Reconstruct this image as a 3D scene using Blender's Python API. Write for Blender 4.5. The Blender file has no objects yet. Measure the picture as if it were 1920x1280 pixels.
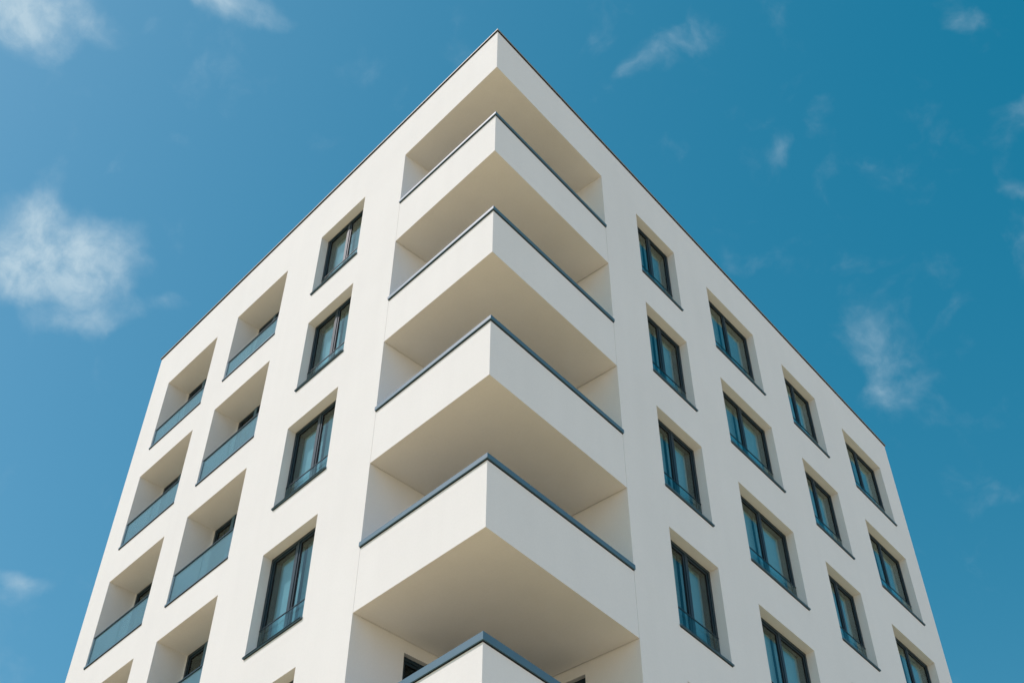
import bpy, math, random
from mathutils import Vector, Matrix
from mathutils.geometry import tessellate_polygon
random.seed(7)
# survey of the building: heights and positions in metres, origin at the sharp corner
CAM_POS = (-8.9474, -10.1157, -0.2041); CAM_YAW, CAM_PITCH, CAM_ROLL, CAM_FOCAL = 0.8211, 0.8245, 0.0056, 2366.26
ANGLE = 0.1174
LC, RC, LE, RE = 2.9231, 3.5478, 13.0898, 16.8003
# one row per column of openings: inner edge, outer edge, head, foot on the top storey; then the small differences storey by storey
COLUMNS = {
 'L': [('w', 4.2687, 5.8301, 22.4907, 20.4301, (.0195, -.0152, -.0257, .0215), (.0366, -.0595, -.0121, .0349), (-.0038, .0054, .0046, -.0062), (.0292, .0205, .0231, -.0728)),
       ('b', 7.1591, 9.2179, 22.3880, 20.1845, (-.0097, -.0377, -.0161, .0635), (-.0561, -.0067, .0301, .0326), (.0586, .0048, -.0341, -.0293), (.0687, -.0198, -.0489, 0)),
       ('b', 10.0692, 12.2596, 22.3926, 20.1970, (-.0397, .0013, .0384, 0), (-.0511, .026, .0252, 0), (.0519, -.0185, -.0334, 0), (-.0131, .0343, -.0212, 0))],
 'R': [('w', 4.7885, 6.2926, 22.6166, 20.5750, (.0307, .0204, -.0108, -.0404), (.0067, .0084, .0039, -.0189), (.0255, -.0105, -.0386, .0237), (.0175, -.0408, .0039, .0194)),
       ('w', 7.5905, 9.6379, 22.5764, 20.5722, (.0332, -.0201, -.0028, -.0102), (.011, .0225, .0514, -.0849), (.0566, -.0403, -.0271, .0109), (-.0312, .0262, .0048, 0)),
       ('w', 10.9737, 12.5690, 22.5911, 20.5785, (-.0165, -.0072, .0238, 0), (.0088, .037, -.0461, 0), (.0729, -.0534, -.0202, 0), (.0352, -.0355, .0009, 0)),
       ('w', 13.9043, 15.9669, 22.5578, 20.5676, (.0056, .0105, -.0161, 0), (-.0084, .0113, -.0029, 0), (.041, .0029, -.0439, 0), (.0206, -.0212, 0, 0))]}
SOFFIT, PARAPET, ROOF = 22.6939, 20.8867, 24.0876
SOFFIT_DIFF = [(.0261, -.0382, .0033), (-.0007, -.0567, -.0222), (-.0397, -.0127, -.0192), (-.041, .0404, .0269), (-.0063, .0865, .0534)]
PARAPET_DIFF = [(-.0013, -.007, -.0478), (-.0771, -.074, -.0293), (-.0016, .0138, .0482), (.0154, .0848, .1064), (-.0304, 0, 0)]
# clouds: azimuth, elevation, half width, half height (degrees), roll, density
CLOUDS = [(84.73, 55.39, 3.0, 1.5, 22, 1.05), (82.32, 54.97, 1.5, .85, 50, .8), (77.39, 57.45, .5, .9, 27, .3), (71.6, 59.78, 2.1, .8, 7, .9),
 (78.8, 47.62, 1.6, 1.5, -7, 1.1), (78.1, 46.46, 2.9, 1.8, 24, 1.5), (74.7, 47.3, 1.8, 2.0, -31, 1.4), (74.41, 45.19, 2.8, 1.0, 20, .7),
 (75.56, 51.29, .55, .64, 23, .38), (72.82, 53.46, .75, .42, -10, .22), (71.82, 50.25, .5, .91, 40, .2), (69.69, 46.51, 1.24, .56, 17, .42),
 (32.45, 59.67, 1.9, 1.3, 28, .42), (36.14, 58.98, 1.0, .55, 31, .45), (22.22, 54.94, 1.3, .8, 60, .36), (25.78, 53.94, .9, .7, 50, .30),
 (11.17, 56.46, .95, .5, -20, .32), (11.21, 51.39, 1.0, .9, -29, .5), (13.15, 48.68, .8, .44, -26, .5), (31.17, 49.35, 1.5, 1.0, -42, .32),
 (23.36, 44.7, 1.9, 1.5, 4, .64), (19.25, 44.82, 1.9, .5, 17, .32), (23.71, 42.72, 2.3, 1.5, 45, .42), (20.04, 37.38, 1.4, .8, -17, .32),
 (72.27, 33.43, 1.3, .4, 0, .4), (16.7, 58.13, 1.3, .44, -26, .15)]
H = 3.0                      # storey height
ROWS = 7
GROUND = -1.8
SC = bpy.context.scene
COL = SC.collection

# ------------------------------------------------------------------ materials
def new_mat(name):
    m = bpy.data.materials.new(name); m.use_nodes = True
    nt = m.node_tree
    return m, nt, nt.nodes, nt.links, nt.nodes['Principled BSDF']

def stucco(name, base, var=0.03, bump=0.35, scale=1.0, streaks=True):
    m, nt, N, L, b = new_mat(name)
    tc = N.new('ShaderNodeTexCoord')
    big = N.new('ShaderNodeTexNoise'); big.inputs['Scale'].default_value = 0.45*scale; big.inputs['Detail'].default_value = 6; big.inputs['Roughness'].default_value = .6
    L.new(tc.outputs['Object'], big.inputs['Vector'])
    mp = N.new('ShaderNodeMapping'); mp.inputs['Scale'].default_value = (2.2, 2.2, .13)
    L.new(tc.outputs['Object'], mp.inputs['Vector'])
    st = N.new('ShaderNodeTexNoise'); st.inputs['Scale'].default_value = 1.3; st.inputs['Detail'].default_value = 5
    L.new(mp.outputs['Vector'], st.inputs['Vector'])
    fine = N.new('ShaderNodeTexNoise'); fine.inputs['Scale'].default_value = 26; fine.inputs['Detail'].default_value = 5; fine.inputs['Roughness'].default_value = .7
    L.new(tc.outputs['Object'], fine.inputs['Vector'])
    def mul(out, a, b_):
        r = N.new('ShaderNodeMapRange'); r.inputs['From Min'].default_value = .3; r.inputs['From Max'].default_value = .7
        r.inputs['To Min'].default_value = a; r.inputs['To Max'].default_value = b_; L.new(out, r.inputs['Value']); return r.outputs['Result']
    def m2(a, b_):
        q = N.new('ShaderNodeMath'); q.operation = 'MULTIPLY'; L.new(a, q.inputs[0]); L.new(b_, q.inputs[1]); return q.outputs[0]
    v = m2(mul(big.outputs['Fac'], 1-var, 1+var*.4), mul(fine.outputs['Fac'], 1-var*.9, 1+var*.6))
    if streaks: v = m2(v, mul(st.outputs['Fac'], 1-var*.55, 1+var*.25))
    mx = N.new('ShaderNodeVectorMath'); mx.operation = 'SCALE'; mx.inputs[0].default_value = base; L.new(v, mx.inputs['Scale'])
    L.new(mx.outputs['Vector'], b.inputs['Base Color'])
    b.inputs['Roughness'].default_value = .92; b.inputs['Specular IOR Level'].default_value = .25
    g = N.new('ShaderNodeTexNoise'); g.inputs['Scale'].default_value = 160; g.inputs['Detail'].default_value = 3
    L.new(tc.outputs['Object'], g.inputs['Vector'])
    bp = N.new('ShaderNodeBump'); bp.inputs['Strength'].default_value = bump; bp.inputs['Distance'].default_value = .004
    w = N.new('ShaderNodeTexNoise'); w.inputs['Scale'].default_value = 2.2; w.inputs['Detail'].default_value = 3; L.new(tc.outputs['Object'], w.inputs['Vector'])
    bp2 = N.new('ShaderNodeBump'); bp2.inputs['Strength'].default_value = .25; bp2.inputs['Distance'].default_value = .012
    L.new(w.outputs['Fac'], bp2.inputs['Height']); L.new(g.outputs['Fac'], bp.inputs['Height']); L.new(bp2.outputs['Normal'], bp.inputs['Normal'])
    L.new(bp.outputs['Normal'], b.inputs['Normal'])
    return m

def plain(name, base, rough=.5, metal=0.0, spec=.5, var=.12, nscale=3.0, rnd=0.0):
    m, nt, N, L, b = new_mat(name)
    tc = N.new('ShaderNodeTexCoord'); n = N.new('ShaderNodeTexNoise'); n.inputs['Scale'].default_value = nscale; n.inputs['Detail'].default_value = 6
    L.new(tc.outputs['Object'], n.inputs['Vector'])
    r = N.new('ShaderNodeMapRange'); r.inputs['To Min'].default_value = 1-var; r.inputs['To Max'].default_value = 1+var; L.new(n.outputs['Fac'], r.inputs['Value'])
    out = r.outputs['Result']
    if rnd:
        oi = N.new('ShaderNodeObjectInfo'); r2 = N.new('ShaderNodeMapRange'); r2.inputs['To Min'].default_value = 1-rnd; r2.inputs['To Max'].default_value = 1+rnd*.6
        L.new(oi.outputs['Random'], r2.inputs['Value']); q = N.new('ShaderNodeMath'); q.operation = 'MULTIPLY'; L.new(out, q.inputs[0]); L.new(r2.outputs['Result'], q.inputs[1]); out = q.outputs[0]
    mx = N.new('ShaderNodeVectorMath'); mx.operation = 'SCALE'; mx.inputs[0].default_value = base; L.new(out, mx.inputs['Scale'])
    L.new(mx.outputs['Vector'], b.inputs['Base Color'])
    b.inputs['Roughness'].default_value = rough; b.inputs['Metallic'].default_value = metal; b.inputs['Specular IOR Level'].default_value = spec
    return m

def glass(name, tint, ior=1.5, boost=0.0, rough=.0, haze=0.0, hazecol=(.3, .5, .55), wob=.005):
    m, nt, N, L, b = new_mat(name); N.remove(b)
    out = [n for n in N if n.type == 'OUTPUT_MATERIAL'][0]
    tr = N.new('ShaderNodeBsdfTransparent'); tr.inputs['Color'].default_value = (*tint, 1)
    gl = N.new('ShaderNodeBsdfGlossy'); gl.inputs['Roughness'].default_value = rough; gl.inputs['Color'].default_value = (.90, 1, .96, 1)
    # Schlick reflectance, the same on both faces of the sheet
    ge = N.new('ShaderNodeNewGeometry'); dp_ = N.new('ShaderNodeVectorMath'); dp_.operation = 'DOT_PRODUCT'
    L.new(ge.outputs['Incoming'], dp_.inputs[0]); L.new(ge.outputs['Normal'], dp_.inputs[1])
    def mth(op, a, b_=None):
        q = N.new('ShaderNodeMath'); q.operation = op; q.use_clamp = op == 'ADD'
        for i, v in enumerate((a, b_)):
            if v is None: continue
            if isinstance(v, (int, float)): q.inputs[i].default_value = v
            else: L.new(v, q.inputs[i])
        return q.outputs[0]
    f0 = ((ior-1)/(ior+1))**2 + boost
    ad = mth('ADD', mth('MULTIPLY', mth('POWER', mth('SUBTRACT', 1.0, mth('ABSOLUTE', dp_.outputs['Value'])), 5.0), 1-f0), f0)
    tc = N.new('ShaderNodeTexCoord'); n = N.new('ShaderNodeTexNoise'); n.inputs['Scale'].default_value = 1.1; n.inputs['Detail'].default_value = 2; L.new(tc.outputs['Object'], n.inputs['Vector'])
    bp = N.new('ShaderNodeBump'); bp.inputs['Strength'].default_value = 1; bp.inputs['Distance'].default_value = wob; L.new(n.outputs['Fac'], bp.inputs['Height'])
    L.new(bp.outputs['Normal'], gl.inputs['Normal'])
    mx = N.new('ShaderNodeMixShader'); L.new(ad, mx.inputs[0])
    base = tr.outputs[0]
    if haze:
        df = N.new('ShaderNodeBsdfDiffuse'); df.inputs['Color'].default_value = (*hazecol, 1)
        tl = N.new('ShaderNodeBsdfTranslucent'); tl.inputs['Color'].default_value = (*hazecol, 1)
        m1 = N.new('ShaderNodeMixShader'); m1.inputs[0].default_value = .5; L.new(df.outputs[0], m1.inputs[1]); L.new(tl.outputs[0], m1.inputs[2])
        m2 = N.new('ShaderNodeMixShader'); m2.inputs[0].default_value = haze; L.new(tr.outputs[0], m2.inputs[1]); L.new(m1.outputs[0], m2.inputs[2]); base = m2.outputs[0]
    L.new(base, mx.inputs[1]); L.new(gl.outputs[0], mx.inputs[2]); L.new(mx.outputs[0], out.inputs['Surface'])
    return m

M = dict(
    wall=stucco('white_render', (.83, .805, .78), .026),
    frame=plain('window_frame_paint', (.012, .030, .043), .42, 0, .4, .10, 5),
    coping=plain('blue_grey_sheet_metal', (.070, .150, .210), .5, 0, .5, .12, 2.5),
    roofmetal=plain('roof_sheet_metal', (.30, .31, .31), .5, .0, .5, .1, 2),
    seal=plain('black_seal', (.012, .012, .013), .8, 0, .2, .1),
    blind=plain('roller_blind_fabric', (.33, .48, .50), .9, 0, .1, .10, 2.0, rnd=.22),
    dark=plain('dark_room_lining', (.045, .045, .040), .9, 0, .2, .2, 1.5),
    curtain=plain('dark_curtain', (.075, .075, .065), .95, 0, .1, .4, 6),
    glass=glass('window_glass', (.80, .90, .93), 1.36, .0),
    guard=glass('guard_glass', (.84, .92, .93), 1.18, .0),
    screen=glass('balustrade_glass', (.46, .66, .72), 1.42, .01, haze=.32, hazecol=(.46, .68, .74)),
    pale_floor=stucco('balcony_paving', (.72, .67, .60), .08, .3, 1, False),
    floor=stucco('balcony_concrete', (.20, .19, .17), .08, .3, 1, False),
)

# ------------------------------------------------------------------ mesh helpers
class MB:
    def __init__(s): s.v = []; s.f = []; s.m = []; s.mats = []
    def mi(s, mat):
        if mat not in s.mats: s.mats.append(mat)
        return s.mats.index(mat)
    def face(s, pts, mat):
        i = len(s.v); s.v += [tuple(p) for p in pts]; s.f.append(list(range(i, i+len(pts)))); s.m.append(s.mi(mat))
    def hexa(s, p, mat):      # p: 8 points, bottom ring 0-3, top ring 4-7
        i = len(s.v); s.v += [tuple(q) for q in p]
        for f in ((3, 2, 1, 0), (4, 5, 6, 7), (0, 1, 5, 4), (1, 2, 6, 5), (2, 3, 7, 6), (3, 0, 4, 7)):
            s.f.append([i+a for a in f]); s.m.append(s.mi(mat))
    def build(s, name, parent=None, label=None, smooth=False):
        me = bpy.data.meshes.new(name); me.from_pydata(s.v, [], s.f)
        for mt in s.mats: me.materials.append(M[mt] if isinstance(mt, str) else mt)
        for p, k in zip(me.polygons, s.m): p.material_index = k
        me.update()
        o = bpy.data.objects.new(name, me); COL.objects.link(o)
        if parent: o.parent = parent
        if label: o['label'] = label
        return o

class Fr:                     # a wall plane: O origin, U along the wall, D into the building, z up
    def __init__(s, O, U, D): s.O = Vector(O); s.U = Vector(U); s.D = Vector(D)
    def __call__(s, u, d, z): return s.O + s.U*u + s.D*d + Vector((0, 0, z))
    def box(s, mb, u0, u1, d0, d1, z0, z1, mat):
        mb.hexa([s(u0, d0, z0), s(u1, d0, z0), s(u1, d1, z0), s(u0, d1, z0), s(u0, d0, z1), s(u1, d0, z1), s(u1, d1, z1), s(u0, d1, z1)], mat)
    def ring(s, mb, u0, u1, z0, z1, w, d0, d1, mat, wb=None):
        wb = w if wb is None else wb
        s.box(mb, u0, u1, d0, d1, z0, z0+wb, mat); s.box(mb, u0, u1, d0, d1, z1-w, z1, mat)
        s.box(mb, u0, u0+w, d0, d1, z0+wb, z1-w, mat); s.box(mb, u1-w, u1, d0, d1, z0+wb, z1-w, mat)
    def recess(s, mb, u0, u1, z0, z1, d0, d1, mat, back=None, bottom=None):
        P = lambda u, d, z: s(u, d, z)
        mb.face([P(u0, d0, z1), P(u1, d0, z1), P(u1, d1, z1), P(u0, d1, z1)], mat)
        mb.face([P(u0, d0, z0), P(u1, d0, z0), P(u1, d1, z0), P(u0, d1, z0)], bottom or mat)
        mb.face([P(u0, d0, z0), P(u0, d1, z0), P(u0, d1, z1), P(u0, d0, z1)], mat)
        mb.face([P(u1, d0, z0), P(u1, d1, z0), P(u1, d1, z1), P(u1, d0, z1)], mat)
        if back: mb.face([P(u0, d1, z0), P(u1, d1, z0), P(u1, d1, z1), P(u0, d1, z1)], back)
    def sheet(s, mb, outline, holes, mat, d=0.0):
        polys = [[Vector((a, b, 0)) for a, b in outline]] + [[Vector((a, b, 0)) for a, b in ((h[0], h[2]), (h[1], h[2]), (h[1], h[3]), (h[0], h[3]))] for h in holes]
        flat = [p for q in polys for p in q]
        for t in tessellate_polygon(polys): mb.face([s(flat[i].x, d, flat[i].y) for i in t], mat)

an = ANGLE
dR = Vector((math.cos(an), math.sin(an), 0)); nR = Vector((-math.sin(an), math.cos(an), 0))
FL = Fr((0, 0, 0), (0, 1, 0), (1, 0, 0))
FR = Fr((0, 0, 0), dR, nR)
FRAMES = {'L': FL, 'R': FR}

def opening(f, col, k):
    kind, u0, u1, z1, z0, da, db, dt, df = COLUMNS[f][col]
    at = lambda t: t[k] if k < len(t) else 0.0
    return (u0+at(da), u1+at(db), z0+at(df)-H*k, z1+at(dt)-H*k)
zs, zp = SOFFIT, PARAPET
def soff(k): return tuple(zs-H*k+e for e in (SOFFIT_DIFF[k] if k < len(SOFFIT_DIFF) else (0, 0, 0)))
def par(k): return tuple(zp-H*k+e for e in (PARAPET_DIFF[k] if k < len(PARAPET_DIFF) else (0, 0, 0)))
RZ = (ROOF+.128, ROOF-.070, ROOF-.058)   # roof edge: corner, left end, right end
CP = .05                                                                                 # roof coping height

# ------------------------------------------------------------------ the building
bld = bpy.data.objects.new('apartment_building', None); COL.objects.link(bld)
bld['label'] = 'white rendered apartment block with a sharp corner of stacked balconies and dark framed windows'
bld['category'] = 'apartment building'

rng = random.Random(11)
def window(F, u0, u1, z0, z1, dp=.19, guard=True, blind=True, posts=None, name='window', sill=True, w=.065, pm=None):
    fr = MB()
    a0, a1 = dp, dp+.075
    F.ring(fr, u0, u1, z0, z1, w, a0, a1, 'frame', wb=w)
    posts = posts if posts is not None else [(u0+u1)/2]
    for c in posts: F.box(fr, c-.035, c+.035, a0+.004, a1-.004, z0+w, z1-w, 'frame')
    if pm:
        for c in posts: F.box(fr, c-pm/2, c+pm/2, a0-.012, a0+.002, z0+.01, z1-.012, 'coping')
    edges = [u0+w] + [e for c in posts for e in (c-.035, c+.035)] + [u1-w]
    cells = [(edges[2*i], edges[2*i+1]) for i in range(len(posts)+1)]
    for (c0, c1) in cells:                                  # the sash of each leaf, set back, and its black gasket
        F.ring(fr, c0, c1, z0+w, z1-w, .042, a0+.018, a1-.010, 'frame')
        F.ring(fr, c0+.042, c1-.042, z0+w+.042, z1-w-.042, .008, a0+.024, a1-.02, 'seal')
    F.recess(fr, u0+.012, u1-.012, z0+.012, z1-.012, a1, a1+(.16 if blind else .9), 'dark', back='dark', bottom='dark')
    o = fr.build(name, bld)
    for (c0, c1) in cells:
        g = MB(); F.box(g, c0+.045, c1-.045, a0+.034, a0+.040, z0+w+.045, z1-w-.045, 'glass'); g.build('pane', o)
        if blind:
            b = MB(); F.box(b, c0+.014, c1-.014, a1+.105, a1+.109, z0+.02, z1-.03-rng.choice((0, .01, .03, .05)), 'blind')
            b.build('blind', o)
    if sill:
        s = MB()
        F.box(s, u0+.003, u1-.003, -.035, dp, z0+.010, z0+.038, 'coping')
        F.box(s, u0-.012, u1+.012, -.035, -.003, z0+.012, z0+.040, 'coping')
        F.box(s, u0+.003, u1-.003, -.012, dp-.01, z0-.004, z0+.008, 'seal')
        s.build('sill', o)
    if guard:
        zr = z0+.615
        g = MB(); F.box(g, u0+.02, u1-.02, .170, .187, zr, zr+.018, 'frame'); g.build('guard_rail', o)
        g = MB(); F.box(g, u0+.03, u1-.03, .176, .182, z0+.06, zr-.004, 'guard'); g.build('guard_glass', o)
    return o

COLS = {f: [(i, c[0]) for i, c in enumerate(COLUMNS[f])] for f in COLUMNS}
DEEP = (.62, .66, .69, .70, .70, .70, .70)         # depth of the recessed balconies, storey by storey
for f in 'LR':
    F = FRAMES[f]; C_, E_ = (LC, LE) if f == 'L' else (RC, RE)
    zc, ze = RZ[0]-CP, RZ[1 if f == 'L' else 2]-CP
    holes = []
    wall = MB()
    for col, kind in COLS[f]:
        for k in range(ROWS):
            h = opening(f, col, k); holes.append(h)
            if kind == 'w':
                F.recess(wall, *h, 0, .19, 'wall')
            else:
                BD = DEEP[k]; F.recess(wall, *h, 0, BD, 'wall', bottom='pale_floor')
                # back wall of the recessed balcony round its door
                u0, u1, z0, z1 = h
                F.box(wall, u0, u0+.03, BD-.03, BD+.06, z0, z1, 'wall'); F.box(wall, u1-.03, u1, BD-.03, BD+.06, z0, z1, 'wall')
    s0 = soff(0)
    F.sheet(wall, [(0, s0[0]), (C_, s0[1 if f == 'L' else 2]), (C_, GROUND-.3), (E_, GROUND-.3), (E_, ze), (0, zc)], holes, 'wall')
    wall.build('wall', bld, 'sunlit left wall' if f == 'L' else 'shaded right wall')
    for col, kind in COLS[f]:
        for k in range(ROWS):
            u0, u1, z0, z1 = opening(f, col, k)
            if kind == 'w':
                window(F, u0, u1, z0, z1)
            else:
                BD = DEEP[k]; dw = (u1-u0-.06)
                window(F, u0+.03, u1-.03, z0+.02, z1-.008, dp=BD-.02, pm=.11, guard=False, blind=False, sill=False, name='balcony_door',
                       posts=[u0+.03+dw/3, u0+.03+2*dw/3])
                # glass balustrade in the opening
                b = MB(); zt = z0+(.61, .69, .735, .745, .745, .745, .745)[k]
                F.box(b, u0, u1, -.022, .06, z0-.002, z0+.035, 'coping')
                F.box(b, u0, u1, -.016, .05, z0-.016, z0-.004, 'seal')
                F.box(b, u1-.055, u1-.004, .015, .055, z0+.036, zt-.012, 'coping')
                F.box(b, u0+.004, u0+.055, .015, .055, z0+.036, zt-.012, 'coping')
                o = b.build('balustrade', bld)
                um = (u0+u1)/2
                for a, c in ((u0+.06, um-.006), (um+.006, u1-.06)):
                    g = MB(); F.box(g, a, c, .028, .042, z0+.04, zt-.014, 'screen'); g.build('glass_panel', o)
                g = MB(); F.box(g, u0+.004, u1-.004, .010, .058, zt-.010, zt+.014, 'frame'); g.build('top_rail', o)

# back of the loggia: where the two end walls meet
B = None
pR = FR(RC, 0, 0)
t = (LC - pR.y)/nR.y
BX = pR.x + nR.x*t
B = Vector((BX, LC, 0)); TD = t
FEL = Fr((0, LC, 0), (1, 0, 0), (0, 1, 0))         # left end wall: u inwards, faces the corner
FER = Fr(pR, nR, dR)                               # right end wall
ew = MB()
dl, dr_ = [], []
for k in range(ROWS):
    z1 = zs-H*k-.135; z0 = zs-H*(k+1)+.34
    dl.append((1.012 if k > 3 else 1.3, 2.75, z0, z1)); dr_.append((1.047 if k > 3 else 1.25, 2.3, z0, z1))
FEL.sheet(ew, [(0, GROUND-.3), (BX, GROUND-.3), (BX, zs+.2), (0, zs+.2)], dl, 'wall')
FER.sheet(ew, [(0, GROUND-.3), (TD, GROUND-.3), (TD, zs+.2), (0, zs+.2)], dr_, 'wall')
# keep the strips above the soffit behind the fascia skin
for F, hs in ((FEL, dl), (FER, dr_)):
    for h in hs: F.recess(ew, *h, 0, .08, 'wall')
ew.build('loggia_wall', bld)
for F, hs in ((FEL, dl), (FER, dr_)):
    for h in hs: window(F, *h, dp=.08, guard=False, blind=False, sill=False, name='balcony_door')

def corner_pt(d):              # where the lines d inside both facades cross
    u = (d + d*math.sin(an))/math.cos(an); return FR(u, d, 0)

# top soffit and roof
s0 = soff(0)
rf = MB()
c, l, r = Vector((0, 0, s0[0])), Vector((0, LC, s0[1])), FR(RC, 0, s0[2]); b = Vector((B.x, B.y, (s0[1]+s0[2])/2))
rf.face([c, l, b], 'wall'); rf.face([c, b, r], 'wall')
rf.build('soffit', bld)

farL = Vector((0, LE, 0)); farR = FR(RE, 0, 0); farB = farR + nR*((LE-farR.y)/nR.y)
bw = MB()
zl, zr_ = RZ[1]-CP, RZ[2]-CP
g0 = GROUND-.3
bw.face([(0, LE, g0), (farB.x, farB.y, g0), (farB.x, farB.y, zr_), (0, LE, zl)], 'wall')
bw.face([(farR.x, farR.y, g0), (farB.x, farB.y, g0), (farB.x, farB.y, zr_), (farR.x, farR.y, zr_)], 'wall')
bw.build('wall', bld, 'plain rear walls')
ro = MB()
cz = min(RZ)-.45
ro.face([(.01, .02, cz), (.01, LE-.01, cz), (farB.x-.01, farB.y-.01, cz), (farR.x-.02, farR.y+.02, cz)], 'floor')
ro.build('roof', bld)
# roof coping, one mitred strip all round
cp = MB()
loop = [(Vector((0, 0, 0)), RZ[0]), (farR, RZ[2]), (farB, RZ[2]), (farL, RZ[1])]
def offs(loop, d):
    n = len(loop); out = []
    for i in range(n):
        a, p, q = loop[i-1][0], loop[i][0], loop[(i+1) % n][0]
        e1 = (p-a).normalized(); e2 = (q-p).normalized()
        n1 = Vector((e1.y, -e1.x, 0)); n2 = Vector((e2.y, -e2.x, 0))
        m = (n1+n2); m = m/(m.dot(n1)); out.append(p+m*d)
    return out
def strip(mb, loop, do, di, zt, zb, mat, closed=True):
    O, I = offs(loop, do), offs(loop, di)
    n = len(loop)
    for i in range(n if closed else n-1):
        j = (i+1) % n
        z0_, z1_ = loop[i][1], loop[j][1]
        up = Vector((0, 0, 1))
        mb.hexa([O[i]+up*(z0_+zb), O[j]+up*(z1_+zb), I[j]+up*(z1_+zb), I[i]+up*(z0_+zb),
                 O[i]+up*(z0_+zt), O[j]+up*(z1_+zt), I[j]+up*(z1_+zt), I[i]+up*(z0_+zt)], mat)
strip(cp, loop, .032, -.36, 0, -.026, 'roofmetal')
strip(cp, loop, .020, -.34, -.026, -.046, 'seal')
cp.build('roof_coping', bld)
pw = MB(); strip(pw, [(p, 0) for p, z in loop], -.30, -.32, min(RZ)-.06, cz, 'wall'); pw.build('roof_upstand', bld)

# stacked corner balconies
GAP = .007
for k in range(ROWS):
    sz = soff(k+1) if k+1 < ROWS else (zs-H*(k+1),)*3
    pz = par(k)
    mb = MB(); T = .20
    Cp, Lp, Rp = Vector((0, 0, 0)), Vector((0, LC-GAP, 0)), FR(RC-GAP, 0, 0)
    Bp = B - Vector((.02, GAP, 0))
    Ci = corner_pt(T); Li = Vector((T, LC-GAP, 0)); Ri = FR(RC-GAP, T, 0)
    U = lambda p, z: Vector((p.x, p.y, z))
    fz = zs-H*(k+1)+.30
    zb = (sz[1]+sz[2])/2
    mb.face([U(Cp, sz[0]), U(Lp, sz[1]), U(Lp, pz[1]), U(Cp, pz[0])], 'wall')
    mb.face([U(Cp, sz[0]), U(Rp, sz[2]), U(Rp, pz[2]), U(Cp, pz[0])], 'wall')
    mb.face([U(Cp, sz[0]), U(Lp, sz[1]), U(Bp, zb)], 'wall'); mb.face([U(Cp, sz[0]), U(Bp, zb), U(Rp, sz[2])], 'wall')
    mb.face([U(Ci, fz), U(Li, fz), U(Li, pz[1]), U(Ci, pz[0])], 'wall')
    mb.face([U(Ci, fz), U(Ri, fz), U(Ri, pz[2]), U(Ci, pz[0])], 'wall')
    mb.face([U(Cp, pz[0]), U(Lp, pz[1]), U(Li, pz[1]), U(Ci, pz[0])], 'wall')
    mb.face([U(Cp, pz[0]), U(Rp, pz[2]), U(Ri, pz[2]), U(Ci, pz[0])], 'wall')
    mb.face([U(Ci, fz), U(Li, fz), U(Bp, fz), U(Ri, fz)], 'floor')
    mb.face([U(Lp, sz[1]), U(Li, sz[1]), U(Li, pz[1]), U(Lp, pz[1])], 'wall')
    mb.face([U(Rp, sz[2]), U(Ri, sz[2]), U(Ri, pz[2]), U(Rp, pz[2])], 'wall')
    bo = mb.build('corner_balcony', bld)
    q = MB()
    lp = [(Vector((0, LC-GAP, 0)), pz[1]), (Vector((0, 0, 0)), pz[0]), (FR(RC-GAP, 0, 0), pz[2])]
    def strip3(do, di, zt, zb_, mat):
        def pts(d): 
            return [Vector((-d, LC-.003, 0)), corner_pt(-d), FR(RC-.003, -d, 0)]
        O, I = pts(do), pts(di); up = Vector((0, 0, 1))
        for i in (0, 1):
            a, b_ = lp[i][1], lp[i+1][1]
            q.hexa([O[i]+up*(a+zb_), O[i+1]+up*(b_+zb_), I[i+1]+up*(b_+zb_), I[i]+up*(a+zb_), O[i]+up*(a+zt), O[i+1]+up*(b_+zt), I[i+1]+up*(b_+zt), I[i]+up*(a+zt)], mat)
    strip3(.034, -.225, (.075, .085, .092, .10, .13, .13, .13)[k], .014, 'coping')
    strip3(.012, -.21, .014, .000, 'seal')
    q.build('coping', bo)

# ------------------------------------------------------------------ ground
gm = stucco('pale_paving', (.72, .55, .31), .12, .4, .3, False)
g = MB()
S = 3000
g.face([(-S, -S, GROUND), (S, -S, GROUND), (S, S, GROUND), (-S, S, GROUND)], gm)
go = g.build('ground'); go['kind'] = 'structure'; go['label'] = 'pale paved ground around the apartment block'

# ------------------------------------------------------------------ light
SUN = Vector((-.52, .36, .80)).normalized()
el = math.asin(SUN.z)
sd = bpy.data.lights.new('sun', 'SUN'); sd.energy = 2.92; sd.angle = math.radians(.5); sd.color = (1, .875, .85)
so = bpy.data.objects.new('sun', sd); COL.objects.link(so)
so.rotation_euler = SUN.to_track_quat('Z', 'Y').to_euler()

w = bpy.data.worlds.new('World'); SC.world = w; w.use_nodes = True
nt = w.node_tree; N = nt.nodes; L = nt.links
bg = N['Background']; STR = .12; bg.inputs['Strength'].default_value = STR
sky = N.new('ShaderNodeTexSky'); sky.sky_type = 'NISHITA'; sky.sun_disc = False
sky.sun_elevation = el; sky.sun_rotation = math.atan2(SUN.x, SUN.y)
sky.altitude = 0; sky.air_density = 1.25; sky.dust_density = 1.0; sky.ozone_density = 2.5
tint = N.new('ShaderNodeVectorMath'); tint.operation = 'MULTIPLY'; tint.inputs[1].default_value = (.97, 1.045, 1.025)
L.new(sky.outputs[0], tint.inputs[0])
deep = N.new('ShaderNodeVectorMath'); deep.operation = 'SUBTRACT'; deep.inputs[1].default_value = (.098/STR, 0, 0); L.new(tint.outputs[0], deep.inputs[0])
flo = N.new('ShaderNodeVectorMath'); flo.operation = 'MAXIMUM'; flo.inputs[1].default_value = (.006/STR,)*3; L.new(deep.outputs[0], flo.inputs[0])
tc = N.new('ShaderNodeTexCoord')
wn = N.new('ShaderNodeTexNoise'); wn.inputs['Scale'].default_value = 14; wn.inputs['Detail'].default_value = 6
L.new(tc.outputs['Generated'], wn.inputs['Vector'])
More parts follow.
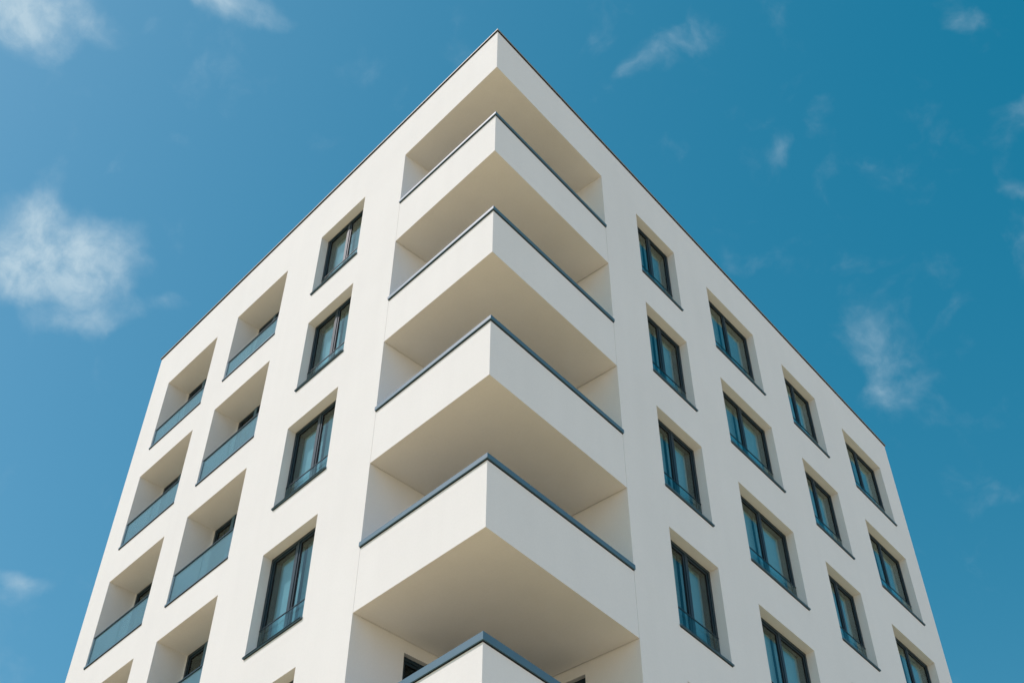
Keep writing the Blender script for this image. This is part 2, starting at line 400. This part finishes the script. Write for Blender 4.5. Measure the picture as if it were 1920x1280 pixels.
ws = N.new('ShaderNodeVectorMath'); ws.operation = 'SUBTRACT'; ws.inputs[1].default_value = (.5, .5, .5); L.new(wn.outputs['Color'], ws.inputs[0])
wm = N.new('ShaderNodeVectorMath'); wm.operation = 'MULTIPLY_ADD'; wm.inputs[1].default_value = (.042,)*3; L.new(ws.outputs[0], wm.inputs[0]); L.new(tc.outputs['Generated'], wm.inputs[2])
acc = None
for az, e, rx, ry, ro, am in CLOUDS:
    az, e, ro = map(math.radians, (az, e, ro))
    d = Vector((math.cos(az)*math.cos(e), math.sin(az)*math.cos(e), math.sin(e)))
    t0 = Vector((d.y, -d.x, 0)).normalized(); v0 = t0.cross(d)
    t1 = t0*math.cos(ro)+v0*math.sin(ro); v1 = d.cross(t1)*-1
    v1 = v0*math.cos(ro)-t0*math.sin(ro)
    mat = Matrix((t1, v1, t1.cross(v1))).transposed()
    mp = N.new('ShaderNodeMapping'); mp.vector_type = 'TEXTURE'
    mp.inputs['Location'].default_value = d; mp.inputs['Rotation'].default_value = mat.to_euler('XYZ')
    mp.inputs['Scale'].default_value = (math.radians(rx)*1.5, math.radians(ry)*1.5, .5)
    L.new(wm.outputs[0], mp.inputs['Vector'])
    ln = N.new('ShaderNodeVectorMath'); ln.operation = 'LENGTH'; L.new(mp.outputs[0], ln.inputs[0])
    mr = N.new('ShaderNodeMapRange'); mr.interpolation_type = 'SMOOTHSTEP'
    mr.inputs['From Min'].default_value = 1.15; mr.inputs['From Max'].default_value = .1; mr.inputs['To Max'].default_value = am
    L.new(ln.outputs['Value'], mr.inputs['Value'])
    if acc is None: acc = mr.outputs[0]
    else:
        sm = N.new('ShaderNodeMath'); sm.operation = 'SMOOTH_MAX'; sm.inputs[2].default_value = .15; L.new(acc, sm.inputs[0]); L.new(mr.outputs[0], sm.inputs[1]); acc = sm.outputs[0]
nz = N.new('ShaderNodeTexNoise'); nz.inputs['Scale'].default_value = 21; nz.inputs['Detail'].default_value = 9; nz.inputs['Roughness'].default_value = .55; nz.inputs['Distortion'].default_value = .15
L.new(wm.outputs[0], nz.inputs['Vector'])
nn = N.new('ShaderNodeMapRange'); nn.inputs['From Min'].default_value = .30; nn.inputs['From Max'].default_value = .70; nn.inputs['To Min'].default_value = -.34; nn.inputs['To Max'].default_value = .26; nn.clamp = False
L.new(nz.outputs['Fac'], nn.inputs['Value'])
sm = N.new('ShaderNodeMath'); sm.operation = 'ADD'; L.new(acc, sm.inputs[0]); L.new(nn.outputs[0], sm.inputs[1])
cf = N.new('ShaderNodeMapRange'); cf.interpolation_type = 'SMOOTHSTEP'; cf.inputs['From Min'].default_value = .15; cf.inputs['From Max'].default_value = 1.30; cf.inputs['To Max'].default_value = 1.0
L.new(sm.outputs[0], cf.inputs['Value'])
mg = N.new('ShaderNodeMath'); mg.operation = 'MULTIPLY'; mr2 = N.new('ShaderNodeMapRange'); mr2.inputs['From Max'].default_value = .12; mr2.interpolation_type = 'SMOOTHSTEP'; L.new(acc, mr2.inputs['Value'])
L.new(mr2.outputs[0], mg.inputs[0]); L.new(cf.outputs[0], mg.inputs[1])
fz = N.new('ShaderNodeTexNoise'); fz.inputs['Scale'].default_value = 60; fz.inputs['Detail'].default_value = 8; fz.inputs['Roughness'].default_value = .62; L.new(wm.outputs[0], fz.inputs['Vector'])
fm = N.new('ShaderNodeMapRange'); fm.inputs['From Min'].default_value = .32; fm.inputs['From Max'].default_value = .62; fm.inputs['To Min'].default_value = .5; fm.inputs['To Max'].default_value = 1.0; L.new(fz.outputs['Fac'], fm.inputs['Value'])
mg2 = N.new('ShaderNodeMath'); mg2.operation = 'MULTIPLY'; L.new(mg.outputs[0], mg2.inputs[0]); L.new(fm.outputs[0], mg2.inputs[1])
mixc = N.new('ShaderNodeMix'); mixc.data_type = 'RGBA'
CW = (.46, .62, .73)
mixc.inputs['B'].default_value = (*[c_/STR for c_ in CW], 1)
L.new(mg2.outputs[0], mixc.inputs['Factor']); L.new(flo.outputs[0], mixc.inputs['A'])
# made-up bright cloud bank, added low and out of view to light the shaded wall
FILL_BANK = Vector((.10, -.96, .25)).normalized()
dt = N.new('ShaderNodeVectorMath'); dt.operation = 'DOT_PRODUCT'; dt.inputs[1].default_value = FILL_BANK; L.new(wm.outputs[0], dt.inputs[0])
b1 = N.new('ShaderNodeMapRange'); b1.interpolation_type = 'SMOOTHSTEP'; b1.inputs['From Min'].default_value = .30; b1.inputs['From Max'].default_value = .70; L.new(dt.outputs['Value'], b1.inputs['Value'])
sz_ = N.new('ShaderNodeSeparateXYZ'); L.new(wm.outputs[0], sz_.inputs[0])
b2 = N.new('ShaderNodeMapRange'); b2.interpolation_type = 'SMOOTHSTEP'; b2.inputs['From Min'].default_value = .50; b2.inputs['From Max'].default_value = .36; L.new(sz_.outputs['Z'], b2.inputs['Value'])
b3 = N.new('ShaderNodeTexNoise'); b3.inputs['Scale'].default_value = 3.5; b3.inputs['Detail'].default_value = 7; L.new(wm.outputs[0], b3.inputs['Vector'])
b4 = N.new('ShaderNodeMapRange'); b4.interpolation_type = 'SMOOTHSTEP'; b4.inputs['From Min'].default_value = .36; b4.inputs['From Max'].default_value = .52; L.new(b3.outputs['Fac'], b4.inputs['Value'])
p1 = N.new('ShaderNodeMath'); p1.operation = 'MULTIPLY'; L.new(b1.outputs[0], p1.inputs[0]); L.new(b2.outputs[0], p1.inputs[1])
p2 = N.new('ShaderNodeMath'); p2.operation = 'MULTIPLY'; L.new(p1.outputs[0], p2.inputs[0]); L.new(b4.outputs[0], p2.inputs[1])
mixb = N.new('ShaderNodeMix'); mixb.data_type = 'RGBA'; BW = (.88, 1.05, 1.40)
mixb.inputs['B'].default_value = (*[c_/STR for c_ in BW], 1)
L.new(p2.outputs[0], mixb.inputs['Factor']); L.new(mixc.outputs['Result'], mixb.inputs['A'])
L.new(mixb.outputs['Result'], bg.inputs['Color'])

# ------------------------------------------------------------------ camera
cam = bpy.data.cameras.new('camera'); co = bpy.data.objects.new('camera', cam); COL.objects.link(co)
yaw, pit, rol = CAM_YAW, CAM_PITCH, CAM_ROLL
fw = Vector((math.cos(pit)*math.cos(yaw), math.cos(pit)*math.sin(yaw), math.sin(pit)))
rt = Vector((math.sin(yaw), -math.cos(yaw), 0)); up = rt.cross(fw)
r2 = rt*math.cos(rol)+up*math.sin(rol); u2 = up*math.cos(rol)-rt*math.sin(rol)
mw = Matrix((r2, u2, -fw)).transposed().to_4x4(); mw.translation = CAM_POS
co.matrix_world = mw
cam.sensor_width = 36; cam.lens = CAM_FOCAL/1920*36; cam.clip_end = 6000; cam.clip_start = .1
SC.camera = co
SC.view_settings.view_transform = 'Standard'; SC.view_settings.look = 'None'; SC.view_settings.exposure = 0; SC.view_settings.gamma = 1
SC.cycles.max_bounces = 10; SC.cycles.diffuse_bounces = 6; SC.cycles.transparent_max_bounces = 16
